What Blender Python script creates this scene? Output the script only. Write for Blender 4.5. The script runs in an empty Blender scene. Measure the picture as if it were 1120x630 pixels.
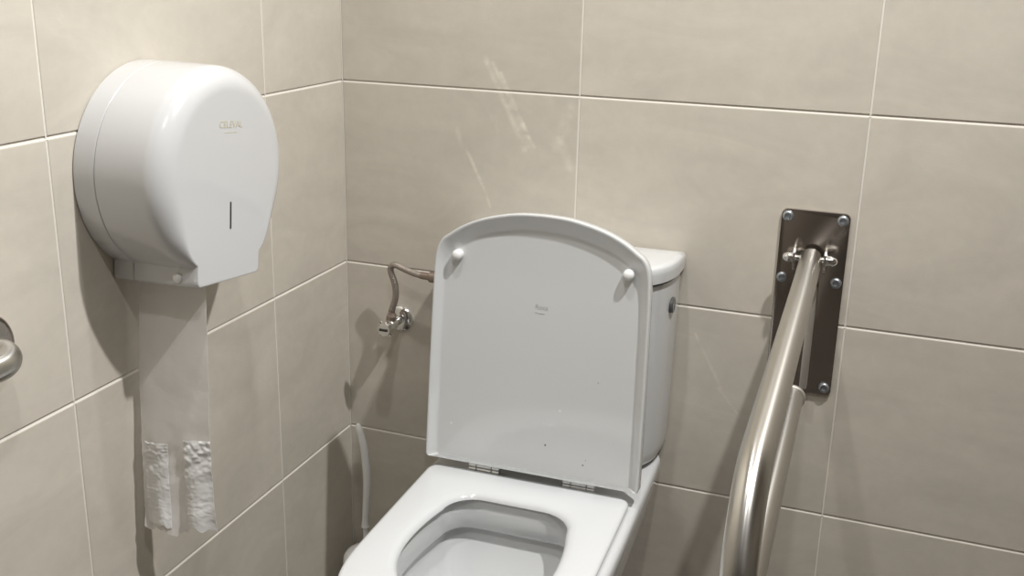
import bpy, bmesh, math, random
from mathutils import Vector, Matrix, noise
random.seed(7)
C = bpy.context.scene.collection
PI = math.pi

# ------------------------------------------------------------------ materials
def new_mat(name):
    m = bpy.data.materials.new(name); m.use_nodes = True
    nt = m.node_tree
    return m, nt, nt.nodes['Principled BSDF']

def simple(name, col, rough=.4, metal=0., coat=0., bump=0., bscale=80., spec=.5, var=0., vscale=6.):
    m, nt, b = new_mat(name)
    b.inputs['Base Color'].default_value = (*col, 1)
    b.inputs['Roughness'].default_value = rough
    b.inputs['Metallic'].default_value = metal
    b.inputs['Coat Weight'].default_value = coat
    b.inputs['Coat Roughness'].default_value = .05
    b.inputs['Specular IOR Level'].default_value = spec
    tc = nt.nodes.new('ShaderNodeTexCoord')
    if bump or var:
        n = nt.nodes.new('ShaderNodeTexNoise'); n.inputs['Scale'].default_value = bscale
        n.inputs['Detail'].default_value = 4
        nt.links.new(tc.outputs['Object'], n.inputs['Vector'])
    if bump:
        bp = nt.nodes.new('ShaderNodeBump'); bp.inputs['Strength'].default_value = bump
        bp.inputs['Distance'].default_value = .002
        nt.links.new(n.outputs['Fac'], bp.inputs['Height'])
        nt.links.new(bp.outputs['Normal'], b.inputs['Normal'])
    if var:
        n2 = nt.nodes.new('ShaderNodeTexNoise'); n2.inputs['Scale'].default_value = vscale
        n2.inputs['Detail'].default_value = 5
        nt.links.new(tc.outputs['Object'], n2.inputs['Vector'])
        mx = nt.nodes.new('ShaderNodeMix'); mx.data_type = 'RGBA'
        mx.inputs['A'].default_value = (*[c * (1 - var) for c in col], 1)
        mx.inputs['B'].default_value = (*[min(1, c * (1 + var)) for c in col], 1)
        nt.links.new(n2.outputs['Fac'], mx.inputs['Factor'])
        nt.links.new(mx.outputs['Result'], b.inputs['Base Color'])
    return m

def math_node(nt, op, a, b=None, c=None, clamp=False):
    n = nt.nodes.new('ShaderNodeMath'); n.operation = op; n.use_clamp = clamp
    for i, v in enumerate((a, b, c)):
        if v is None: continue
        if isinstance(v, (int, float)): n.inputs[i].default_value = v
        else: nt.links.new(v, n.inputs[i])
    return n.outputs[0]

def vmath(nt, op, a, b=None, out=0):
    n = nt.nodes.new('ShaderNodeVectorMath'); n.operation = op
    for i, v in enumerate((a, b)):
        if v is None: continue
        if isinstance(v, (tuple, list, Vector)): n.inputs[i].default_value = tuple(v)
        elif isinstance(v, (int, float)): n.inputs['Scale'].default_value = v
        else: nt.links.new(v, n.inputs['Scale' if (op == 'SCALE' and i == 1) else i])
    return n.outputs['Value'] if op in ('DOT_PRODUCT', 'LENGTH', 'DISTANCE') else n.outputs[0]

def seg_mask(nt, P, a, b, w, strength):
    a = Vector(a); b = Vector(b); d = b - a
    pa = vmath(nt, 'SUBTRACT', P, a)
    t = math_node(nt, 'DIVIDE', vmath(nt, 'DOT_PRODUCT', pa, d), d.length_squared, clamp=True)
    n = nt.nodes.new('ShaderNodeVectorMath'); n.operation = 'SCALE'
    n.inputs[0].default_value = d; nt.links.new(t, n.inputs['Scale'])
    dist = vmath(nt, 'LENGTH', vmath(nt, 'SUBTRACT', pa, n.outputs[0]))
    mr = nt.nodes.new('ShaderNodeMapRange'); mr.interpolation_type = 'SMOOTHSTEP'
    mr.inputs['From Min'].default_value = w; mr.inputs['From Max'].default_value = 0
    mr.inputs['To Min'].default_value = 0; mr.inputs['To Max'].default_value = strength
    nt.links.new(dist, mr.inputs['Value'])
    return mr.outputs[0]

def tile_material(name, base, rough, marks=()):
    m, nt, b = new_mat(name)
    tc = nt.nodes.new('ShaderNodeTexCoord'); P = tc.outputs['Object']
    at = nt.nodes.new('ShaderNodeAttribute'); at.attribute_name = 'tile_tone'
    tsep = nt.nodes.new('ShaderNodeSeparateXYZ'); nt.links.new(at.outputs['Vector'], tsep.inputs[0])
    off = vmath(nt, 'SCALE', at.outputs['Vector'], 7.0)
    Pt = vmath(nt, 'ADD', P, off)
    mp = nt.nodes.new('ShaderNodeMapping'); mp.inputs['Rotation'].default_value = (0, .6, .6)
    mp.inputs['Scale'].default_value = (1, 1, 2.2)
    nt.links.new(Pt, mp.inputs['Vector'])
    n1 = nt.nodes.new('ShaderNodeTexNoise'); n1.inputs['Scale'].default_value = 4.5
    n1.inputs['Detail'].default_value = 8; n1.inputs['Roughness'].default_value = .62; n1.inputs['Distortion'].default_value = 1.4
    nt.links.new(mp.outputs[0], n1.inputs['Vector'])
    n2 = nt.nodes.new('ShaderNodeTexNoise'); n2.inputs['Scale'].default_value = 55
    n2.inputs['Detail'].default_value = 5
    nt.links.new(Pt, n2.inputs['Vector'])
    v = math_node(nt, 'MULTIPLY_ADD', math_node(nt, 'SUBTRACT', n1.outputs['Fac'], .5), .34, 1.0)
    v = math_node(nt, 'ADD', v, math_node(nt, 'MULTIPLY', math_node(nt, 'SUBTRACT', n2.outputs['Fac'], .5), .10))
    v = math_node(nt, 'ADD', v, math_node(nt, 'MULTIPLY', math_node(nt, 'SUBTRACT', tsep.outputs[0], .5), .13))
    # sparse pale veins of the stone print
    n3 = nt.nodes.new('ShaderNodeTexNoise'); n3.inputs['Scale'].default_value = 3.0
    n3.inputs['Detail'].default_value = 3; n3.inputs['Distortion'].default_value = 2.0
    nt.links.new(mp.outputs[0], n3.inputs['Vector'])
    vein = math_node(nt, 'ABSOLUTE', math_node(nt, 'SUBTRACT', n3.outputs['Fac'], .52))
    mr = nt.nodes.new('ShaderNodeMapRange'); mr.inputs['From Min'].default_value = 0; mr.inputs['From Max'].default_value = .006
    mr.inputs['To Min'].default_value = .05; mr.inputs['To Max'].default_value = 0
    nt.links.new(vein, mr.inputs['Value'])
    v = math_node(nt, 'ADD', v, math_node(nt, 'MULTIPLY', mr.outputs[0], n1.outputs['Fac']))
    for (p, q, w, s) in marks:
        mk = seg_mask(nt, P, p, q, w, s)
        nz = math_node(nt, 'MULTIPLY_ADD', n2.outputs['Fac'], 3.0, -.9, clamp=True)
        v = math_node(nt, 'ADD', v, math_node(nt, 'MULTIPLY', mk, nz))
    col = vmath(nt, 'SCALE', base, None)
    sc = nt.nodes.new('ShaderNodeVectorMath'); sc.operation = 'SCALE'
    sc.inputs[0].default_value = base; nt.links.new(v, sc.inputs['Scale'])
    nt.links.new(sc.outputs[0], b.inputs['Base Color'])
    b.inputs['Roughness'].default_value = rough
    bp = nt.nodes.new('ShaderNodeBump'); bp.inputs['Strength'].default_value = .25; bp.inputs['Distance'].default_value = .0012
    nt.links.new(n1.outputs['Fac'], bp.inputs['Height'])
    nt.links.new(bp.outputs['Normal'], b.inputs['Normal'])
    return m

def dotted(name, col, rough, dots, coat=.3):
    """glossy white plastic with a few small specks; dots: (point, radius, colour)"""
    m, nt, b = new_mat(name)
    tc = nt.nodes.new('ShaderNodeTexCoord'); P = tc.outputs['Object']
    prev = None
    for (p, r, c) in dots:
        d = vmath(nt, 'DISTANCE', P, p)
        mr = nt.nodes.new('ShaderNodeMapRange'); mr.interpolation_type = 'SMOOTHSTEP'
        mr.inputs['From Min'].default_value = r * 1.3; mr.inputs['From Max'].default_value = r * .5
        nt.links.new(d, mr.inputs['Value'])
        mx = nt.nodes.new('ShaderNodeMix'); mx.data_type = 'RGBA'
        if prev is None: mx.inputs['A'].default_value = (*col, 1)
        else: nt.links.new(prev, mx.inputs['A'])
        mx.inputs['B'].default_value = (*c, 1)
        nt.links.new(mr.outputs[0], mx.inputs['Factor'])
        prev = mx.outputs['Result']
    if prev is not None: nt.links.new(prev, b.inputs['Base Color'])
    b.inputs['Roughness'].default_value = rough; b.inputs['Coat Weight'].default_value = coat
    b.inputs['Coat Roughness'].default_value = .06
    return m

TILE = (.62, .574, .498)
SC = lambda x0, z0, x1, z1, w, s: ((x0, 0, z0), (x1, 0, z1), w, s)
M = {}
M['tile_left'] = tile_material('beige_stone_tile', TILE, .5)
M['tile_back'] = tile_material('beige_stone_tile_scuffed', TILE, .5, marks=[
    SC(.272, 1.052, .345, .905, .008, .22), SC(.285, 1.045, .352, .925, .006, .22), SC(.300, 1.030, .362, .910, .005, .24),
    SC(.318, .975, .352, .915, .012, .18), SC(.240, .895, .268, .840, .005, .28), SC(.268, .840, .285, .800, .004, .22),
    SC(.425, .98, .400, .915, .016, .12), SC(.405, .93, .425, .88, .012, .12), SC(.23, .90, .222, .93, .008, .12),
    SC(.655, .62, .705, .53, .004, .16), SC(.70, .53, .735, .49, .003, .16)])
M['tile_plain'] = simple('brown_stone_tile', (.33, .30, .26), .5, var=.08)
M['grout'] = simple('pale_cream_grout', (.80, .76, .69), .85, bump=.3, bscale=400)
M['bead'] = simple('beige_corner_grout', (.62, .585, .52), .8)
M['floor'] = simple('dark_brown_floor_tile', (.085, .074, .064), .45, var=.25, vscale=9)
M['ceiling'] = simple('white_ceiling_paint', (.74, .73, .70), .8)
M['door'] = simple('dark_wood_door', (.07, .055, .045), .45, var=.2)
M['ceramic'] = simple('white_glazed_ceramic', (.67, .68, .685), .07, coat=.4)
M['seat'] = simple('white_seat_plastic', (.69, .705, .715), .16, coat=.3)
M['white_plastic'] = simple('white_glossy_plastic', (.63, .635, .64), .17, coat=.35)
M['rubber_white'] = simple('white_bumper_plastic', (.85, .85, .84), .3)
M['mark'] = simple('faint_grey_print', (.50, .49, .47), .3)
M['gold'] = simple('pale_gold_print', (.56, .53, .40), .35)
M['dark'] = simple('dark_slot', (.035, .033, .032), .4)
M['steel'] = simple('brushed_stainless_steel', (.66, .63, .58), .24, metal=1, bump=.05, bscale=300)
M['rail'] = simple('brushed_steel_tube', (.65, .635, .60), .3, metal=1)
_nt = M['rail'].node_tree; _b = _nt.nodes['Principled BSDF']
_t = _nt.nodes.new('ShaderNodeTangent'); _t.direction_type = 'UV_MAP'
_nt.links.new(_t.outputs[0], _b.inputs['Tangent'])
_b.inputs['Anisotropic'].default_value = .85
_b.inputs['Anisotropic Rotation'].default_value = .0
M['satin'] = simple('satin_steel', (.72, .69, .64), .5, metal=.9)
M['plate'] = simple('polished_steel_plate', (.43, .39, .36), .2, metal=1, var=.10, vscale=25)
M['chrome'] = simple('chrome', (.86, .86, .85), .14, metal=1)
M['screw'] = simple('dull_zinc_screw', (.42, .45, .48), .42, metal=.85)
M['hose'] = simple('braided_steel_hose', (.43, .38, .34), .4, metal=.8, bump=.9, bscale=420)
M['nut'] = simple('bronzed_nut', (.36, .29, .25), .35, metal=.85)
M['cap'] = simple('dark_grey_cap', (.10, .10, .10), .25, coat=.3)
M['brush'] = simple('white_brush_plastic', (.88, .88, .86), .3)
M['paper'] = None
M['rubber'] = simple('grey_rubber', (.10, .10, .10), .6)
M['water'] = None

def paper_mat(name, col, rough, trans, spec):
    m, nt, b = new_mat(name)
    b.inputs['Base Color'].default_value = (*col, 1); b.inputs['Roughness'].default_value = rough
    b.inputs['Specular IOR Level'].default_value = spec
    tr = nt.nodes.new('ShaderNodeBsdfTranslucent'); tr.inputs['Color'].default_value = (*col, 1)
    mx = nt.nodes.new('ShaderNodeMixShader'); mx.inputs[0].default_value = trans
    out = nt.nodes['Material Output']
    nt.links.new(b.outputs[0], mx.inputs[1]); nt.links.new(tr.outputs[0], mx.inputs[2])
    nt.links.new(mx.outputs[0], out.inputs['Surface'])
    tc = nt.nodes.new('ShaderNodeTexCoord')
    n = nt.nodes.new('ShaderNodeTexNoise'); n.inputs['Scale'].default_value = 160; n.inputs['Detail'].default_value = 4
    nt.links.new(tc.outputs['Object'], n.inputs['Vector'])
    bp = nt.nodes.new('ShaderNodeBump'); bp.inputs['Strength'].default_value = .25; bp.inputs['Distance'].default_value = .001
    nt.links.new(n.outputs['Fac'], bp.inputs['Height']); nt.links.new(bp.outputs['Normal'], b.inputs['Normal'])
    return m
M['paper'] = paper_mat('thin_white_tissue', (.94, .925, .905), .8, .5, .3)
M['wet_paper'] = paper_mat('damp_shiny_tissue', (.95, .945, .93), .25, .2, .5)
def water_mat():
    m, nt, b = new_mat('toilet_water')
    b.inputs['Base Color'].default_value = (.95, .97, 1, 1); b.inputs['Roughness'].default_value = .02
    b.inputs['Transmission Weight'].default_value = 1; b.inputs['IOR'].default_value = 1.33
    return m
M['water'] = water_mat()

# ------------------------------------------------------------------ mesh helpers
def link(name, me, mat, parent=None, loc=None):
    o = bpy.data.objects.new(name, me)
    C.objects.link(o)
    if mat is not None: me.materials.append(mat)
    if parent is not None: o.parent = parent
    if loc is not None: o.location = loc
    return o

def finish(bm, name, mat, parent=None, loc=None, smooth=35, recalc=True):
    if recalc: bmesh.ops.recalc_face_normals(bm, faces=bm.faces)
    me = bpy.data.meshes.new(name); bm.to_mesh(me); bm.free()
    if smooth:
        for p in me.polygons: p.use_smooth = True
        me.set_sharp_from_angle(angle=math.radians(smooth))
    return link(name, me, mat, parent, loc)

def thing(name, label, cat, loc=(0, 0, 0), group=None):
    o = bpy.data.objects.new(name, None); C.objects.link(o)
    o.location = loc; o.empty_display_size = .05
    o['label'] = label; o['category'] = cat
    if group: o['group'] = group
    return o

def loft(bm, rings, cap0=True, cap1=True, closed=True):
    R = [[bm.verts.new(p) for p in r] for r in rings]
    n = len(R[0])
    for a, b in zip(R, R[1:]):
        for i in range(n if closed else n - 1):
            j = (i + 1) % n
            bm.faces.new((a[i], a[j], b[j], b[i]))
    if cap0: bm.faces.new(R[0])
    if cap1: bm.faces.new(list(reversed(R[-1])))
    return R

def lathe(bm, prof, origin=(0, 0, 0), axis=(0, 0, 1), n=32):
    """prof: (radius, height); r=0 ends are closed"""
    ax = Vector(axis).normalized()
    u = ax.orthogonal().normalized(); v = ax.cross(u)
    o = Vector(origin); prev = None
    for (r, h) in prof:
        c = o + ax * h
        if r < 1e-6: cur = [bm.verts.new(c)]
        else: cur = [bm.verts.new(c + (u * math.cos(2 * PI * k / n) + v * math.sin(2 * PI * k / n)) * r) for k in range(n)]
        if prev:
            if len(prev) == 1 and len(cur) > 1:
                for k in range(n): bm.faces.new((prev[0], cur[(k + 1) % n], cur[k]))
            elif len(cur) == 1 and len(prev) > 1:
                for k in range(n): bm.faces.new((prev[k], prev[(k + 1) % n], cur[0]))
            elif len(cur) > 1:
                for k in range(n): bm.faces.new((prev[k], prev[(k + 1) % n], cur[(k + 1) % n], cur[k]))
        prev = cur

def catmull(pts, n=8):
    P = [Vector(p) for p in pts]; out = []
    for i in range(len(P) - 1):
        p0 = P[max(i - 1, 0)]; p1 = P[i]; p2 = P[i + 1]; p3 = P[min(i + 2, len(P) - 1)]
        for k in range(n):
            t = k / n
            out.append(.5 * ((2 * p1) + (p2 - p0) * t + (2 * p0 - 5 * p1 + 4 * p2 - p3) * t * t + (3 * p1 - p0 - 3 * p2 + p3) * t ** 3))
    out.append(P[-1]); return out

def tube(bm, path, rad, n=24, caps=True, uv=False):
    P = [Vector(p) for p in path]
    if not isinstance(rad, (list, tuple)): rad = [rad] * len(P)
    T = []
    for i in range(len(P)):
        a = P[max(i - 1, 0)]; b = P[min(i + 1, len(P) - 1)]; T.append((b - a).normalized())
    u = T[0].orthogonal().normalized(); rings = []
    for i in range(len(P)):
        u = (u - T[i] * u.dot(T[i])).normalized(); v = T[i].cross(u)
        rings.append([P[i] + (u * math.cos(2 * PI * k / n) + v * math.sin(2 * PI * k / n)) * rad[i] for k in range(n)])
    nf = len(bm.faces)
    loft(bm, rings, caps, caps)
    if uv:
        bm.faces.ensure_lookup_table(); L = bm.loops.layers.uv.verify()
        k = 0
        for i in range(len(P) - 1):
            for j in range(n):
                for l, (a, b) in zip(bm.faces[nf + k].loops, ((0, 0), (0, 1), (1, 1), (1, 0))):
                    l[L].uv = ((i + a) / len(P), (j + b) / n)
                k += 1

def box(bm, lo, hi, bev=0., seg=3):
    lo = Vector(lo); hi = Vector(hi)
    r = bmesh.ops.create_cube(bm, size=1, matrix=Matrix.Translation((lo + hi) / 2) @ Matrix.Diagonal((*(hi - lo), 1)))
    if bev:
        es = list({e for v in r['verts'] for e in v.link_edges})
        bmesh.ops.bevel(bm, geom=es, offset=bev, segments=seg, affect='EDGES', profile=.5)

def round_poly(pts, radii, seg=6):
    """2D rounded polygon, counter-clockwise points"""
    out = []; n = len(pts)
    for i in range(n):
        p = Vector(pts[i]); a = Vector(pts[i - 1]) - p; b = Vector(pts[(i + 1) % n]) - p
        r = radii[i] if isinstance(radii, (list, tuple)) else radii
        ang = a.angle(b); t = r / math.tan(ang / 2)
        s = p + a.normalized() * t; e = p + b.normalized() * t
        c = p + (a.normalized() + b.normalized()).normalized() * (r / math.sin(ang / 2))
        a0 = math.atan2(*(s - c).yx); a1 = math.atan2(*(e - c).yx)
        d = (a1 - a0 + PI) % (2 * PI) - PI
        for k in range(seg + 1):
            th = a0 + d * k / seg
            out.append((c.x + r * math.cos(th), c.y + r * math.sin(th)))
    return out

def slab(bm, outline, to3, d0, d1, bev=.001):
    """outline 2D -> solid between depths d0<d1 with a small bevel on the d1 side"""
    c = Vector((sum(p[0] for p in outline) / len(outline), sum(p[1] for p in outline) / len(outline)))
    def inset(p, k):
        v = Vector(p) - c; return v * (1 - k / max(v.length, 1e-6)) + c
    loft(bm, [[to3(p, d0) for p in outline], [to3(p, d1 - bev) for p in outline],
              [to3(inset(p, bev * .3), d1 - bev * .3) for p in outline], [to3(inset(p, bev), d1) for p in outline]])

def text_mesh(name, body, size, mat, parent, origin, xdir, ydir, depth=.0003, bold=0.):
    cu = bpy.data.curves.new(name, 'FONT'); cu.body = body; cu.size = size
    cu.align_x = 'CENTER'; cu.align_y = 'CENTER'; cu.extrude = depth; cu.offset = bold
    tmp = bpy.data.objects.new('tmp', cu); C.objects.link(tmp)
    dg = bpy.context.evaluated_depsgraph_get()
    me = bpy.data.meshes.new_from_object(tmp.evaluated_get(dg))
    bpy.data.objects.remove(tmp); bpy.data.curves.remove(cu)
    x = Vector(xdir).normalized(); y = Vector(ydir).normalized(); z = x.cross(y)
    mt = Matrix((x, y, z)).transposed().to_4x4(); mt.translation = Vector(origin)
    me.transform(mt); me.materials.clear(); me.name = name
    return link(name, me, mat, parent)

# ------------------------------------------------------------------ the room
ZL = 1.0                    # height of the upper visible joint
TH, TW = .333, .45          # tile module
ROOM_X, ROOM_Y, ROOM_Z = 2.5, -2.6, 2.26
G = .0036                   # joint width

def struct(o):
    o['kind'] = 'structure'; return o

def tile_wall(name, mat, length, first, tones, to3, depth=.0009, th=.05):
    """tiles along s (0..length), joints at first + k*TW; to3(s, z, d) with d<0 behind the tile face"""
    bm = bmesh.new()
    tone = bm.loops.layers.float_color.new('tile_tone')
    xs = [0.]
    k = first
    while k < length - .01: xs.append(k); k += TW
    xs.append(length)
    z0s = [0.]; k = ZL - 3 * TH
    while k < .02: k += TH
    while k < ROOM_Z - .02: z0s.append(k); k += TH
    z0s.append(ROOM_Z)
    GV, GH = .0026, .0044             # vertical and horizontal joint widths
    for i in range(len(xs) - 1):
        for j in range(len(z0s) - 1):
            s0, s1 = xs[i] + (GV / 2 if i else .0014), xs[i + 1] - (GV / 2 if i < len(xs) - 2 else 0)
            a0, a1 = z0s[j] + (GH / 2 if j else 0), z0s[j + 1] - (GH / 2 if j < len(z0s) - 2 else 0)
            rings = []
            for (ins, d) in ((0, -.0034), (0, -.0008), (.0004, -.0003), (.0009, 0)):
                rings.append([to3(s0 + ins, a0 + ins, d), to3(s1 - ins, a0 + ins, d), to3(s1 - ins, a1 - ins, d), to3(s0 + ins, a1 - ins, d)])
            nf = len(bm.faces)
            loft(bm, rings, False, True)
            bm.faces.ensure_lookup_table()
            t = tones[min(i, len(tones) - 1)] + random.uniform(-.12, .12); t2 = random.random(); t3 = random.random()
            for f in bm.faces[nf:]:
                for l in f.loops: l[tone] = (t, t2, t3, 1)
    nf = len(bm.faces)
    # hollow, sloping grout in the horizontal joints; flush grout in the upright ones
    for z in z0s[1:-1]:
        prof = [(GH / 2, -.0030), (GH * .2, -.0024), (-GH * .2, -.0013), (-GH / 2, -.0004)]
        for (za, da), (zb2, db) in zip(prof, prof[1:]):
            bm.faces.new([bm.verts.new(to3(a, z + b, d)) for a, b, d in ((0, za, da), (0, zb2, db), (length, zb2, db), (length, za, da))])
    for x in [0] + xs[1:-1]:
        bm.faces.new([bm.verts.new(to3(a, b, -depth)) for a, b in ((x - (GV / 2 if x else 0), 0), (x + GV / 2, 0), (x + GV / 2, ROOM_Z), (x - (GV / 2 if x else 0), ROOM_Z))])
    bm.faces.ensure_lookup_table()
    for f in bm.faces[nf:]: f.material_index = 1
    # grout bed and wall body behind
    q = [bm.verts.new(to3(s, z, d)) for d in (-.0032, -th) for (s, z) in ((-.0, 0), (length, 0), (length, ROOM_Z), (-.0, ROOM_Z))]
    for f in ((0, 1, 2, 3), (7, 6, 5, 4), (0, 4, 5, 1), (1, 5, 6, 2), (2, 6, 7, 3), (3, 7, 4, 0)):
        bm.faces.new([q[i] for i in f]).material_index = 1
    o = finish(bm, name, mat, smooth=0, recalc=True)
    o.data.materials.append(M['grout'])
    return struct(o)

tile_wall('wall_back', M['tile_back'], ROOM_X, .4381, (.15, .45, .7, .5), lambda s, z, d: Vector((s, -d, z)))
tile_wall('wall_left', M['tile_left'], -ROOM_Y, .2408, (.25, .4, .75, .75, .6), lambda s, z, d: Vector((d, -s, z)))

def wall_box(name, lo, hi, mat):
    bm = bmesh.new(); box(bm, lo, hi); return struct(finish(bm, name, mat, smooth=0))
wall_box('floor', (-.05, ROOM_Y - .05, -.06), (ROOM_X + .05, .05, 0), M['floor'])
wall_box('ceiling', (-.05, ROOM_Y - .05, ROOM_Z), (ROOM_X + .05, .05, ROOM_Z + .06), M['ceiling'])
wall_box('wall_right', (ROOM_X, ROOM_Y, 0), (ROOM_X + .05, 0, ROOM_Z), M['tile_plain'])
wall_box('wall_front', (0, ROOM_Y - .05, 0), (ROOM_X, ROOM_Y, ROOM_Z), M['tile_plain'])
bm = bmesh.new()
box(bm, (.45, ROOM_Y, 0), (1.35, ROOM_Y + .012, 2.08), .003)
for (x0, x1) in ((.45, .50), (1.30, 1.35)): box(bm, (x0, ROOM_Y + .0, 0), (x1, ROOM_Y + .03, 2.08), .003)
box(bm, (.45, ROOM_Y, 2.03), (1.35, ROOM_Y + .03, 2.08), .003)
struct(finish(bm, 'door_1', M['door']))

bm = bmesh.new()
loft(bm, [[(-.001, .001, z), (.0013, .001, z), (.0013, -.0002, z), (.0002, -.0013, z), (-.001, -.0013, z)] for z in (.001, ROOM_Z - .001)])
struct(finish(bm, 'trim_1', M['bead'], smooth=0))
# ------------------------------------------------------------------ toilet
CX = .4425
toilet = thing('toilet', 'white ceramic toilet with raised lid, standing in the corner against the back wall', 'toilet', (CX - .003, -.0035, 0))
toilet.rotation_euler = (0, 0, math.radians(1.2))

def superplan(a, y0, b, p, n=48, back=.0):
    """D plan: straight back at y=-back, superelliptic front reaching y=-b; counter-clockwise seen from above"""
    pts = []
    for k in range(n + 1):
        t = PI * k / n
        c, s = math.cos(t), math.sin(t)
        x = a * math.copysign(abs(c) ** (2 / p), c); y = -(back + (b - back) * abs(s) ** (2 / p))
        pts.append((x, y))
    # back edge, from left to right, slightly rounded corners
    m = 14
    for k in range(1, m): pts.append((-a + 2 * a * k / m, -back + .0))
    return pts

def plan_ring(z, a, b, p, back=.004, n=48): return [(x, y, z) for (x, y) in superplan(a, 0, b, p, n, back)]

# cistern body
bm = bmesh.new()
rings = [plan_ring(.408, .160, .128, 3, .012), plan_ring(.4085, .166, .135, 3, .010), plan_ring(.412, .1735, .143, 3, .007), plan_ring(.420, .1775, .148, 3),
         plan_ring(.435, .179, .150, 3), plan_ring(.46, .1797, .151, 3)]
for k in range(1, 8): 
    t = k / 7; rings.append(plan_ring(.46 + (.7275 - .46) * t, .1797 + .0045 * t, .151 + .007 * t, 3))

loft(bm, rings)
cistern = finish(bm, 'cistern', M['ceramic'], toilet)
# inlet cover on the side
bm = bmesh.new()
lathe(bm, [(0, .0012), (.008, .0012), (.0095, .0022), (.0118, .0022), (.0132, .0008), (.0135, -.003), (0, -.003)], (.1835, -.055, .684), (1, 0, .015), 28)
cap = finish(bm, 'inlet_cap', M['cap'], cistern); cap['label'] = 'dark round cap on the cistern side'
# cistern lid
bm = bmesh.new()
rings = [plan_ring(.7325, .182, .155, 3, .008), plan_ring(.7325, .188, .162, 3, .004), plan_ring(.734, .190, .165, 3, .003), plan_ring(.748, .1905, .1655, 3, .003), 
         plan_ring(.7565, .1900, .1645, 3, .004), plan_ring(.7592, .1880, .1620, 3, .006), plan_ring(.7610, .1845, .1575, 3, .009), plan_ring(.7620, .179, .151, 3, .014), plan_ring(.7622, .10, .09, 2.6, .04)]
loft(bm, rings)
clid = finish(bm, 'cistern_lid', M['ceramic'], toilet, smooth=50)
bm = bmesh.new()
lathe(bm, [(0, .008), (.019, .008), (.021, .0065), (.0215, .0), (.026, .0), (.0265, -.003), (0, -.003)], (0, -.085, .7628), (0, 0, 1), 32)
finish(bm, 'flush_button', M['chrome'], clid)

# bowl -----------------------------------------------------------------
def egg(hw_back, hw, yb, yf, rb, n=20, power=2.3, fm=.52):
    """outline of bowl/seat: back edge at yb with rounded corners rb, half width hw, oval front to yf. CCW from above, starts at right-front"""
    pts = []
    ym = yb - (yb - yf) * fm           # where the oval front starts
    # right side going from front oval: start at front centre, go to the right
    right = []
    for k in range(n + 1):
        t = (PI / 2) * k / n
        x = hw * math.sin(t) ** (2 / power); y = ym - (ym - yf) * math.cos(t) ** (2 / power)
        right.append((x, y))
    # straight side with a slight taper to the back
    for k in range(1, 7):
        t = k / 7; yy = ym + (yb - rb - ym) * t
        right.append((hw + (hw_back - hw) * t * t, yy))
    for k in range(0, 9):
        th = (PI / 2) * k / 8
        right.append((hw_back - rb + rb * math.cos(th), yb - rb + rb * math.sin(th)))
    for k in range(1, 6):
        right.append(((hw_back - rb) * (1 - k / 6), yb))
    left = [(-x, y) for (x, y) in reversed(right[1:])]
    mid = [(0, yb)]
    return right + mid + left

def eg(z, *a, **k): return [(x, y, z) for (x, y) in egg(*a, **k)]
YF = -.640
bm = bmesh.new()
ext = [eg(0.0, .115, .115, -.10, -.50, .03), eg(.01, .118, .118, -.095, -.505, .03), eg(.06, .112, .112, -.09, -.49, .03), eg(.16, .118, .125, -.07, -.515, .03),
       eg(.25, .145, .155, -.04, -.575, .035), eg(.32, .166, .170, -.015, -.620, .035, power=2.6), eg(.365, .1745, .177, -.008, -.640, .03, power=2.8), eg(.385, .177, .1795, -.006, -.645, .028, power=2.8),
       eg(.394, .1768, .179, -.006, -.6445, .028, power=2.8), eg(.399, .1745, .177, -.008, -.642, .027, power=2.8), eg(.4015, .170, .1725, -.012, -.637, .025, power=2.8), eg(.402, .165, .167, -.018, -.632, .025, power=2.8)]
OB = -.275   # back of the bowl opening
inn = [eg(.402, .112, .124, OB + .001, -.586, .045), eg(.4012, .109, .121, OB - .003, -.583, .045), eg(.398, .107, .119, OB - .005, -.581, .045), eg(.372, .106, .118, OB - .006, -.580, .045),
       eg(.354, .106, .118, OB - .006, -.580, .045), eg(.350, .108, .120, OB - .004, -.582, .045), eg(.349, .115, .127, OB + .004, -.590, .045), eg(.345, .118, .130, OB + .007, -.593, .045),
       eg(.325, .116, .127, OB - .002, -.588, .045), eg(.29, .105, .113, OB - .022, -.57, .045), eg(.25, .083, .092, OB - .060, -.54, .04),
       eg(.215, .062, .070, OB - .095, -.505, .035), eg(.18, .047, .053, OB - .12, -.475, .03), eg(.13, .038, .042, OB - .13, -.455, .025), eg(.12, .02, .02, OB - .14, -.44, .01)]
loft(bm, ext + inn)
bowl = finish(bm, 'bowl', M['ceramic'], toilet, smooth=60)
bm = bmesh.new()
loft(bm, [eg(.176, .0455, .0515, OB - .122, -.473, .03), eg(.2, .0545, .0615, OB - .109, -.4905, .03)])
finish(bm, 'bowl_water', M['water'], bowl, smooth=40)

# seat -----------------------------------------------------------------
SO = -.210     # back edge of the seat
def opening(z, g, **k): return eg(z, .098 + g, .110 + g, -.2835 + g, -.560 - g, .05, power=2.2)
bm = bmesh.new()
ST = .4135
SK = dict(power=3.1, fm=.56)
seat_rings = [eg(ST - .012, .163, .163, SO - .004, -.628, .020, **SK), eg(ST - .008, .1665, .167, SO - .001, -.632, .022, **SK), eg(ST - .004, .1675, .168, SO, -.633, .022, **SK),
              eg(ST - .001, .166, .1665, SO - .0015, -.6315, .021, **SK), eg(ST, .162, .162, SO - .005, -.628, .019, **SK),
              opening(ST + .0005, .024), opening(ST - .0003, .013), opening(ST - .002, .006), opening(ST - .0055, .0015), opening(ST - .0095, 0), opening(ST - .0115, .002)]
R = loft(bm, seat_rings, False, False)
n = len(R[0])
for i in range(n):
    j = (i + 1) % n; bm.faces.new((R[-1][i], R[-1][j], R[0][j], R[0][i]))
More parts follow.
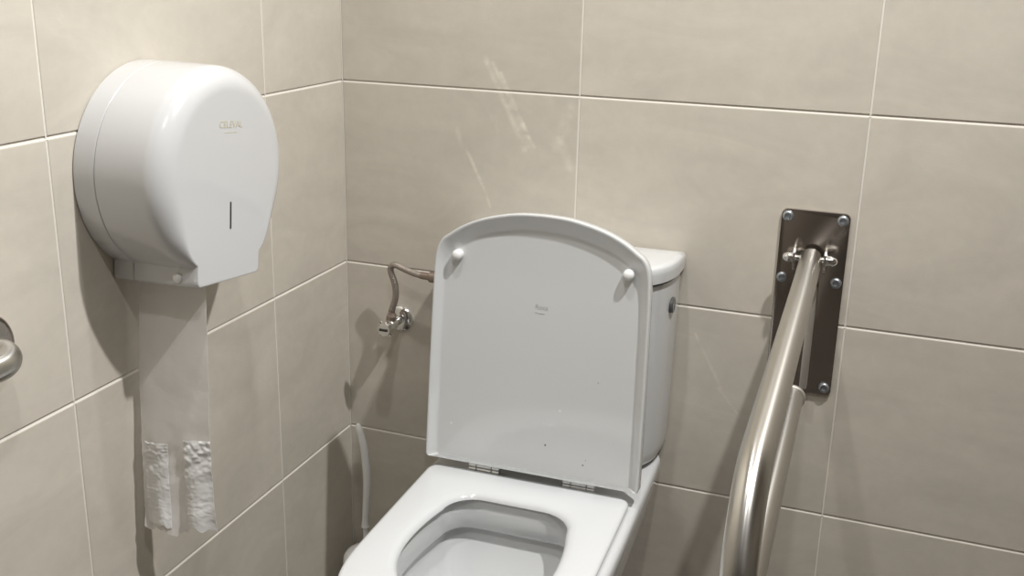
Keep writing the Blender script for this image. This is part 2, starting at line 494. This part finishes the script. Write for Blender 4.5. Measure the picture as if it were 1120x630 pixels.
seat = finish(bm, 'seat', M['seat'], toilet, smooth=60)
seat.location = (-.0022, 0, 0)
# small feet between seat and bowl, under the front
# hinges
def hinge(cx):
    bm = bmesh.new()
    for (zz, yy) in ((.4125, -.2070), (.4192, -.2060)):
        for (a, b) in ((-.026, -.0135), (-.0125, .0125), (.0135, .026)):
            lathe(bm, [(0, a), (.0026, a), (.0032, a + .0006), (.0032, b - .0006), (.0026, b), (0, b)], (cx, yy, zz), (1, 0, 0), 16)
    box(bm, (cx - .025, -.206, .4105), (cx + .025, -.185, .4125), .0006)
    box(bm, (cx - .025, -.2050, .418), (cx + .025, -.2035, .431), .0006)
    for s in (-.016, .016):
        lathe(bm, [(0, .4155), (.0055, .4155), (.0055, .4005), (0, .4005)], (cx + s, -.189, 0), (0, 0, 1), 16)
    return finish(bm, 'hinge', M['chrome'], toilet)
hinge(-.080); h2 = hinge(.0795)

# lid --------------------------------------------------------------------
LEAN = math.radians(4.5)
L0 = Vector((0, -.222, .4298))       # bottom of the front plane
UP = Vector((0, math.sin(LEAN), math.cos(LEAN)))
FW = Vector((0, -math.cos(LEAN), math.sin(LEAN)))
def lp(u, v, w): return L0 + Vector((u, 0, 0)) + UP * v + FW * w
def lid_outline(dw=0., dt=0., db=0., corner=0.):
    """half outline from bottom to apex, mirrored; dw side inset, dt top inset, db bottom inset"""
    half = [(.1772, 0), (.1767, .06), (.1757, .14), (.1745, .22), (.1732, .285), (.1718, .322), (.1700, .340), (.1662, .354), (.159, .365), (.149, .3725), (.130, .3855), (.106, .397), (.078, .406), (.040, .4135), (0, .4155)]
    P = catmull([(x, y, 0) for x, y in half], 5)
    out = []
    for p in P:
        f = p.y / .4155
        k = min(1, max(0, (f - .82) / .18)); k = k * k * (3 - 2 * k)
        x = p.x - dw * (p.x / .1772) ** .5 if p.x > 0 else 0
        y = p.y - dt * min(1, f ** 2 * 1.0) + db * (1 - f) ** 8
        out.append((x, y))
    # slightly round bottom corners
    r = [(x, y) for (x, y) in out]
    r = [(r[0][0] - .004, r[0][1])] + [(r[0][0] - .001, r[0][1] + .001)] + [(r[0][0], r[0][1] + .004)] + r[1:]
    return r + [(-x, y) for (x, y) in reversed(r[:-1])]
def lid_ring(w, dw=0., dt=0., db=0.): return [lp(u, v, w) for (u, v) in lid_outline(dw, dt, db)]
bm = bmesh.new()
lr = [lid_ring(-.026, .012, .012, .003), lid_ring(-.0255, .006, .006, .001), lid_ring(-.023, .002, .002), lid_ring(-.018, 0, 0), lid_ring(-.002, 0, 0), lid_ring(-.0004, .0006, .0006), lid_ring(0, .002, .002),
      lid_ring(-.0004, .0036, .0038), lid_ring(-.002, .005, .006), lid_ring(-.0065, .0085, .0155), lid_ring(-.011, .0118, .0245), lid_ring(-.0128, .0140, .0285), lid_ring(-.0132, .0165, .032)]
DT = lambda u, v: lp(u, v, -.0132)
M['lid'] = dotted('white_lid_plastic', (.69, .70, .70), .08, [
    (DT(.0217, .0472), .0017, (.16, .15, .14)), (DT(.0845, .0246), .0015, (.2, .18, .16)), (DT(.0886, .0333), .001, (.4, .38, .36)),
    (DT(.0423, .1079), .0020, (.88, .88, .87)), (DT(-.139, .0572), .0022, (.85, .85, .84)), (DT(.1003, .1627), .0013, (.45, .43, .4))])
# let the flange die out along the bottom edge: flatten the lowest points
loft(bm, lr)
lid = finish(bm, 'lid', M['lid'], toilet, smooth=45)
for sx in (-.1365, .1365):
    bm = bmesh.new()
    o = lp(sx, .3385, -.0125)
    lathe(bm, [(0, .0145), (.004, .0140), (.0068, .0122), (.0082, .0092), (.0085, .006), (.0085, -.002), (0, -.002)], o, FW, 24)
    finish(bm, 'bumper', M['rubber_white'], lid)
text_mesh('logo', 'Roca', .0105, M['mark'], lid, lp(.0035, .270, -.0130), (1, 0, 0), UP, .0001)
bm = bmesh.new()
for (a, b, v) in ((-.0065, -.0025, .2605), (-.001, .009, .2600)):
    box(bm, (a, -.00015, v - .0007), (b, .00015, v + .0007))
mt = Matrix((Vector((1, 0, 0)), -FW, UP)).transposed().to_4x4(); mt.translation = L0 + FW * -.0130
bm.transform(mt)
finish(bm, 'fine_print', M['mark'], lid, smooth=0)

# ------------------------------------------------------------------ angle valve and hose
valve = thing('angle_valve', 'small chrome angle valve on the back wall left of the toilet lid', 'valve', (.1105, 0, .5695))
bm = bmesh.new()
lathe(bm, [(.008, .0), (.0255, .0), (.0255, .0015), (.024, .004), (.018, .0075), (.010, .009), (.008, .009), (.008, .0)], (0, 0, 0), (0, -1, 0), 36)
finish(bm, 'escutcheon', M['chrome'], valve)
bm = bmesh.new()
lathe(bm, [(0, .0), (.0085, .0), (.0085, .028), (.0105, .030), (.0105, .046), (.009, .048), (0, .048)], (0, 0, 0), (0, -1, 0), 24)
lathe(bm, [(0, 0), (.0075, 0), (.0075, .014), (0, .014)], (0, -.038, .006), (0, 0, 1), 20)
finish(bm, 'valve_body', M['chrome'], valve)
bm = bmesh.new()
prof = [(0, .048), (.0065, .048), (.0065, .052), (.0125, .053), (.0135, .056), (.0135, .066), (.012, .069), (0, .070)]
lathe(bm, prof, (0, 0, 0), (-.0, -1, -.0), 10)
for k in range(4):
    a = PI / 4 + k * PI / 2
    lathe(bm, [(0, .0), (.0042, .0), (.0042, .0065), (0, .0065)], (math.cos(a) * .009, -.061, math.sin(a) * .009), (math.cos(a), 0, math.sin(a)), 10)
finish(bm, 'knob', M['chrome'], valve, smooth=30)
bm = bmesh.new()
box(bm, (-.008, -.0712, -.002), (.008, -.0698, .002))
finish(bm, 'knob_slot', M['dark'], valve, smooth=0)

hose = thing('supply_hose', 'braided steel water hose bending from the angle valve to the cistern', 'hose', (.1105, -.038, .59))
HP = [(.1105, -.038, .588), (.1125, -.038, .600), (.119, -.0385, .620), (.1205, -.039, .637), (.1175, -.040, .655), (.1125, -.0415, .671), (.1130, -.042, .6795), (.1185, -.043, .6850), (.1265, -.044, .6855), (.142, -.046, .6815), (.160, -.049, .6775), (.178, -.051, .6755)]
o0 = Vector((.1105, -.038, .59))
bm = bmesh.new(); tube(bm, [p - o0 for p in catmull(HP, 6)], .0058, 18)
finish(bm, 'braided_tube', M['hose'], hose)
bm = bmesh.new()
lathe(bm, [(0, 0), (.0080, 0), (.0098, .0015), (.0098, .0085), (.0085, .0105), (.0075, .013), (.0066, .0145), (.0066, .021), (0, .021)], Vector((.1103, -.038, .5785)) - o0, (.08, 0, 1), 6)
finish(bm, 'lower_nut', M['nut'], hose, smooth=25)
bm = bmesh.new()
lathe(bm, [(0, 0), (.0066, 0), (.0066, .016), (.0078, .018), (.0100, .019), (.0100, .031), (.008, .033), (.007, .0335), (.007, .0805), (0, .0805)], Vector((.176, -.051, .6758)) - o0, (1, -.07, 0.0), 18)
finish(bm, 'upper_nut', M['nut'], hose, smooth=25)

# ------------------------------------------------------------------ toilet brush
BX, BY = .079, -.095
brush = thing('toilet_brush', 'white plastic toilet brush in its holder, in the corner behind the toilet', 'toilet brush', (BX, BY, 0))
bm = bmesh.new()
lathe(bm, [(0, .0), (.050, .0), (.052, .003), (.051, .02), (.046, .07), (.0425, .108), (.0415, .117), (.037, .124), (.026, .129), (.012, .131), (.010, .134), (0, .134)], (0, 0, 0), (0, 0, 1), 40)
finish(bm, 'holder', M['brush'], brush)
bm = bmesh.new()
tube(bm, [(.001, 0, .13), (.001, 0, .19)], .0048, 16)
finish(bm, 'stem', M['brush'], brush)
bm = bmesh.new()
hp = catmull([(.0005, 0, .180), (.0005, 0, .186), (.0015, 0, .20), (.004, 0, .235), (.006, 0, .27), (.005, 0, .305), (.0005, 0, .345), (-.006, 0, .372), (-.010, 0, .386), (-.0115, 0, .390)], 6)
N = len(hp)
def hr(t):
    base = .0076 - .0014 * min(1, max(0, (t - .0) * 5)) + .0010 * math.sin(PI * min(1, max(0, (t - .2) / .7)))
    if t > .82: base *= max(.25, 1 - ((t - .82) / .18) * .72)
    return base
tube(bm, hp, [hr(i / (N - 1)) for i in range(N)], 20)
finish(bm, 'handle', M['brush'], brush)

# ------------------------------------------------------------------ paper dispenser
DY, DZ, DR = -.521, .9405, .1365
disp = thing('toilet_paper_dispenser', 'large round white toilet paper dispenser mounted on the left wall', 'toilet paper dispenser', (0, DY, DZ))
disp.rotation_euler = (math.radians(-6), 0, 0)      # hangs a little askew
CH = .069; CB = -.1440                # chin half width and bottom (relative to centre)
def disp_outline(ins, insb, R=DR, ch=CH, cb=CB):
    """(y, z) outline; ins: inset on the round part, insb: inset on the chin"""
    c2 = ch - insb
    a0 = math.acos(c2 / (R - .22 * ins))            # angle below horizontal where chin meets circle
    n = 96; st, en = -a0, PI + a0; pts = []
    for k in range(n + 1):
        th = st + (en - st) * k / n
        e = min(1, min(th - st, en - th) / .62); e = .22 + .78 * e * e * (3 - 2 * e)
        pts.append(((R - ins * e) * math.cos(th), (R - ins * e) * math.sin(th)))
    zj = pts[-1][1]; zb = cb + insb
    m = 6; r = .006
    for k in range(1, m + 1): pts.append((-c2, zj + (zb + r - zj) * k / m))
    for k in range(1, 5):
        th = PI + (PI / 2) * k / 4; pts.append((-c2 + r + r * math.cos(th), zb + r + r * math.sin(th)))
    for k in range(1, 12): pts.append((-c2 + r + (2 * c2 - 2 * r) * k / 12, zb))
    for k in range(0, 5):
        th = -PI / 2 + (PI / 2) * k / 4; pts.append((c2 - r + r * math.cos(th), zb + r + r * math.sin(th)))
    for k in range(1, m): pts.append((c2, zb + r + (zj - zb - r) * k / m))
    return pts
def dring(x, ins, insb): return [(x, y, z) for (y, z) in disp_outline(ins, insb)]
bm = bmesh.new()
loft(bm, [dring(.0005, .0015, .0015), dring(.002, 0, 0), dring(.031, .0006, .0004), dring(.0316, .0015, .0012), dring(.0322, .0022, .002)])
finish(bm, 'back_shell', M['white_plastic'], disp)
bm = bmesh.new()
cr = [dring(.0322, .0022, .002), dring(.0328, .0012, .0012), dring(.0335, .0004, .0004)]
FX, FR = .1285, .030
for k in range(1, 5): cr.append(dring(.0335 + (FX - FR - .0335) * k / 5, .0004 + .0012 * k / 5, .0004 + .0004 * k / 5))
for k in range(0, 13):
    th = (PI / 2) * k / 12
    cr.append(dring(FX - FR * .93 + FR * .93 * math.sin(th), .0018 + FR * (1 - math.cos(th)), .001 + .0025 * (1 - math.cos(th))))
cr.append(dring(FX, .0018 + FR + .002, .0035 + .002)); cr.append(dring(FX, .0018 + FR + .006, .0035 + .006))
loft(bm, cr)
cover = finish(bm, 'cover', M['white_plastic'], disp, smooth=40)
# narrow level window / key slot
bm = bmesh.new()
slab(bm, round_poly([(-.0016, -.018), (.0016, -.018), (.0016, .018), (-.0016, .018)], .0014, 3), lambda p, d: Vector((d, p[0] + .001, p[1] - .056)), FX - .001, FX + .0004, .0003)
finish(bm, 'level_slot', M['dark'], cover, smooth=0)
text_mesh('logo', 'CELEVAL', .0125, M['gold'], cover, (FX + .0002, .0005, .061), (0, 1, 0), (0, 0, 1), .0001)
bm = bmesh.new()
for k in range(9):
    y0 = .0005 - .0135 + k * .003
    box(bm, (FX - .0002, y0, .0505), (FX + .0002, y0 + .0022, .0516))
finish(bm, 'fine_print', M['gold'], cover, smooth=0)
bm = bmesh.new()
lathe(bm, [(0, .0034), (.004, .0030), (.0062, .0016), (.0068, -.002), (0, -.002)], (.100, -CH, -.1305), (0, -1, 0), 24)
finish(bm, 'lock_button', M['rubber_white'], disp)

# ------------------------------------------------------------------ paper strip
paper = thing('toilet_paper', 'strip of thin white toilet paper hanging below the round dispenser', 'toilet paper', (.066, -.566, .80))
paper.rotation_euler = (0, 0, math.radians(10))
def paper_pt(s, t):
    """s -1..1 across, t 0 top..1 bottom; local to the thing"""
    z = -.0005 - .362 * t
    w = .0485 + .002 * math.sin(t * 5)
    lo = max(0, (t - .55) / .45)
    x = s * w - .0045 - .004 * math.sin(t * 2.6) + .003 * t + .004 * lo * s
    y = -.004 * math.sin(s * 1.5 + t * 3) - .030 * t
    y += .0005 * math.sin(t * 31 + s * 2.1) * t
    y += lo * (.0035 * math.sin(s * 7 + 1.2) + .0022 * math.sin(t * 70 + s * 5) * math.exp(-((t - .68) / .08) ** 2))
    e = min(1, max(0, (abs(s + .05) - .22) / .12)); z += .016 * e * e * (3 - 2 * e) * max(0, (t - .84) / .16)
    y += .0011 * noise.fractal(Vector((s * 2.2, t * 9, 1.3)), 1., 2., 4) * (.35 + .65 * t)
    x += .0008 * noise.noise(Vector((3, t * 30, 0))) * (1 if abs(s) > .9 else 0)
    if t > .9: z += .006 * math.sin(s * 3 + 1) * (t - .9) / .1 + .003 * math.sin(s * 17) * (t - .9) / .1
    return Vector((x, y, z))
def sheet(name, mat, s0, s1, t0, t1, dy, parent, ns=14, nt_=70, trim=None):
    bm = bmesh.new(); g = []
    for j in range(nt_ + 1):
        row = []
        for i in range(ns + 1):
            s = s0 + (s1 - s0) * i / ns; t = t0 + (t1 - t0) * j / nt_
            p = paper_pt(s, t)
            if trim: p = trim(p, i / ns, j / nt_)
            p.y += dy; row.append(p)
        g.append(row)
    th = .00045
    F = [[bm.verts.new(p) for p in r] for r in g]
    B = [[bm.verts.new(p + Vector((0, th, 0))) for p in r] for r in g]
    for j in range(nt_):
        for i in range(ns):
            bm.faces.new((F[j][i], F[j][i + 1], F[j + 1][i + 1], F[j + 1][i]))
            bm.faces.new((B[j][i], B[j + 1][i], B[j + 1][i + 1], B[j][i + 1]))
    for j in range(nt_):
        bm.faces.new((F[j][0], F[j + 1][0], B[j + 1][0], B[j][0])); bm.faces.new((F[j][ns], B[j][ns], B[j + 1][ns], F[j + 1][ns]))
    for i in range(ns):
        bm.faces.new((F[0][i], B[0][i], B[0][i + 1], F[0][i + 1])); bm.faces.new((F[nt_][i], F[nt_][i + 1], B[nt_][i + 1], B[nt_][i]))
    return finish(bm, name, mat, parent, smooth=60)
sheet('tissue', M['paper'], -1, 1, 0, 1, 0, paper, 20, 110)
def tr_l(p, a, b):
    q = 3 if p.x > 0 else 8; p = p.copy(); p.y -= max(.0003, .0016 + .0010 * math.sin(a * PI) * (.4 + .6 * b) + .0030 * abs(noise.fractal(Vector((a * 3 + q, b * 14, 2.)), 1., 2., 4)) * (math.exp(-b * 6) + .25))
    if b > .85: p.z += -.006 * (b - .85) / .15 * math.sin(a * 2.5 + .4)
    return p
sheet('folded_edge', M['wet_paper'], -.88, -.18, .62, .955, -.0008, paper, 24, 90, tr_l)
sheet('folded_edge', M['wet_paper'], .28, 1.03, .60, .985, -.0008, paper, 24, 90, tr_l)

# ------------------------------------------------------------------ folding grab bar
gb = thing('folding_grab_bar', 'stainless steel folding grab bar hinged to a dark wall plate, right of the toilet', 'grab bar', (.826, 0, .70))
g0 = Vector((.826, 0, .70))
bm = bmesh.new()
pl = round_poly([(-.0515, -.152), (.0515, -.152), (.0515, .149), (-.0515, .149)], .009, 6)
slab(bm, pl, lambda p, d: Vector((p[0] + .0005, -d, p[1])), .0003, .0055, .0012)
plate = finish(bm, 'wall_plate', M['plate'], gb, smooth=30)
for (x, z) in ((-.041, .138), (.041, .138), (-.041, .038), (.041, .038), (-.041, -.138), (.041, -.138)):
    bm = bmesh.new()
    lathe(bm, [(.0045, .0098), (.006, .0098), (.0076, .0088), (.0086, .0066), (.0088, .0050), (0, .0050)], (x, 0, z), (0, -1, 0), 24)
    lathe(bm, [(0, .0078), (.0045, .0078), (.0045, .0098)], (x, 0, z), (0, -1, 0), 6)
    finish(bm, 'screw', M['screw'], plate)
# hinge bracket: two cheeks and a pin with cap nuts
HX, HZ, HY = .0, .0805, -.036
bm = bmesh.new()
for s in (-1, 1):
    x0 = s * .0215
    out = round_poly([(-.052, -.020), (-.004, -.024), (-.004, .024), (-.052, .020)], [.017, .002, .002, .017], 6)
    lo, hi = min(x0, x0 + s * .003), max(x0, x0 + s * .003)
    bm = bmesh.new()
    loft(bm, [[(lo, y, z + HZ) for (y, z) in out], [(hi, y, z + HZ) for (y, z) in out]])
    finish(bm, 'hinge_cheek', M['steel'], gb, smooth=30)
bm = bmesh.new()
tube(bm, [(-.036, HY, HZ), (.036, HY, HZ)], .0045, 16)
for s in (-1, 1):
    lathe(bm, [(0, .0245), (.009, .0245), (.009, .0262), (.0078, .0266), (.0078, .0315), (.0072, .035), (.005, .039), (.002, .0405), (0, .0408)], (0, HY, HZ), (s, 0, 0), 18)
finish(bm, 'hinge_pin', M['chrome'], gb)
# one long U shaped rail
RR = .0168
YAW = .0093
path = []
zt, zb_, rb = .065, -.101, .083
y_end = -.694
path += [(0, -.022, HZ - .003), (0, -.05, HZ - .006), (0, -.10, .0705), (0, -.20, .0685), (0, -.35, .0675), (0, -.50, .0665)]
for k in range(0, 25):
    th = PI / 2 - PI * k / 24
    path.append((0, y_end - rb * math.cos(th), (zt + zb_) / 2 + rb * math.sin(th)))
path += [(0, -.50, zb_), (0, -.35, zb_), (0, -.157, zb_)]
path = [(p[0] + .0002 + YAW * (-p[1]) , p[1], p[2]) for p in path]
fine = []
for i in range(len(path) - 1):
    a = Vector(path[i]); b = Vector(path[i + 1]); m = max(1, int((b - a).length / .03))
    for k in range(m): fine.append(a.lerp(b, k / m))
fine.append(Vector(path[-1]))
bm = bmesh.new(); tube(bm, fine, RR, 36, uv=True)
rail = finish(bm, 'rail', M['rail'], gb, smooth=50)
bm = bmesh.new()
lathe(bm, [(0, -.004), (.0180, -.004), (.0192, -.003), (.0192, .002), (.0180, .003), (0, .003)], (.002, -.154, zb_), (0, -1, 0), 32)
finish(bm, 'end_cap', M['satin'], gb)
bm = bmesh.new()
box(bm, (.0035, -.026, -.138), (.0150, -.0055, .03), .002)
finish(bm, 'stop_bar', M['satin'], gb)

# ------------------------------------------------------------------ fixed grab rail at the left edge
LY, LZ = -.816, .782
lg = thing('grab_rail', 'stainless steel grab rail on the left wall, only its rounded end showing', 'grab bar', (0, LY, LZ))
bm = bmesh.new()
lathe(bm, [(0, .0003), (.041, .0003), (.041, .004), (.0385, .0075), (.033, .009), (0, .009)], (0, 0, 0), (1, 0, 0), 40)
finish(bm, 'flange', M['plate'], lg, smooth=40)
p = [(.006, 0, 0), (.02, 0, 0)]
er = .034
for k in range(1, 13):
    th = (PI / 2) * k / 12
    p.append((.02 + er * math.sin(th), -er * (1 - math.cos(th)), 0))
p += [(.02 + er, -.12, 0), (.02 + er, -.40, 0), (.02 + er, -.66, 0)]
for k in range(1, 13):
    th = (PI / 2) * k / 12
    p.append((.02 + er * math.cos(th), -.66 - er * math.sin(th), 0))
p += [(.006, -.66 - er, 0)]
bm = bmesh.new(); tube(bm, p, .017, 36, uv=True)
finish(bm, 'rail', M['rail'], lg, smooth=50)
bm = bmesh.new()
lathe(bm, [(0, .0003), (.041, .0003), (.041, .004), (.0385, .0075), (.033, .009), (0, .009)], (0, -.66 - er, 0), (1, 0, 0), 40)
finish(bm, 'flange', M['plate'], lg, smooth=40)

# ------------------------------------------------------------------ lights: two recessed ceiling lamps and an added fill
def lamp(name, loc, power, size=.05, spread=150, col=(1, .992, .975), tilt=(0, 0)):
    ld = bpy.data.lights.new(name, 'AREA'); ld.shape = 'DISK'; ld.size = size; ld.energy = power; ld.color = col
    ld.spread = math.radians(spread)
    o = bpy.data.objects.new(name, ld); C.objects.link(o); o.location = loc
    o.rotation_euler = (tilt[0], tilt[1], 0)
    return o
lamp('ceiling_lamp', (1.19, -.58, 2.245), 17, tilt=(math.radians(-14), math.radians(22)))
lamp('ceiling_lamp.001', (.46, -.66, 2.245), 4)
lamp('fill_lamp', (.85, -1.35, 2.245), 4.3)  # added fill with no known fitting, brightens seat, lid and paper from the front
w = bpy.data.worlds.new('world'); bpy.context.scene.world = w; w.use_nodes = True
w.node_tree.nodes['Background'].inputs[0].default_value = (0, 0, 0, 1)

# ------------------------------------------------------------------ camera
cam = bpy.data.cameras.new('camera'); co = bpy.data.objects.new('camera', cam); C.objects.link(co)
f, cx, cy = 1115.664, 558.627, 285.35
cam.sensor_fit = 'HORIZONTAL'; cam.sensor_width = 36; cam.lens = f / 1120 * 36
cam.shift_x = (560 - cx) / 1120; cam.shift_y = (cy - 315) / 1120
cam.clip_start = .02
right = Vector((.93734143, .34773726, .02167591)); down = Vector((.11727759, -.25632046, -.95945078)); fwd = Vector((-.3280808, .90187506, -.28104157))
mw = Matrix((right, -down, -fwd)).transposed().to_4x4(); mw.translation = Vector((.90947302, -1.60701989, 1.20750227))
co.matrix_world = mw
sc = bpy.context.scene
sc.camera = co
sc.view_settings.view_transform = 'Standard'; sc.view_settings.look = 'None'
sc.view_settings.exposure = .30; sc.view_settings.gamma = 1; sc.view_settings.use_curve_mapping = False
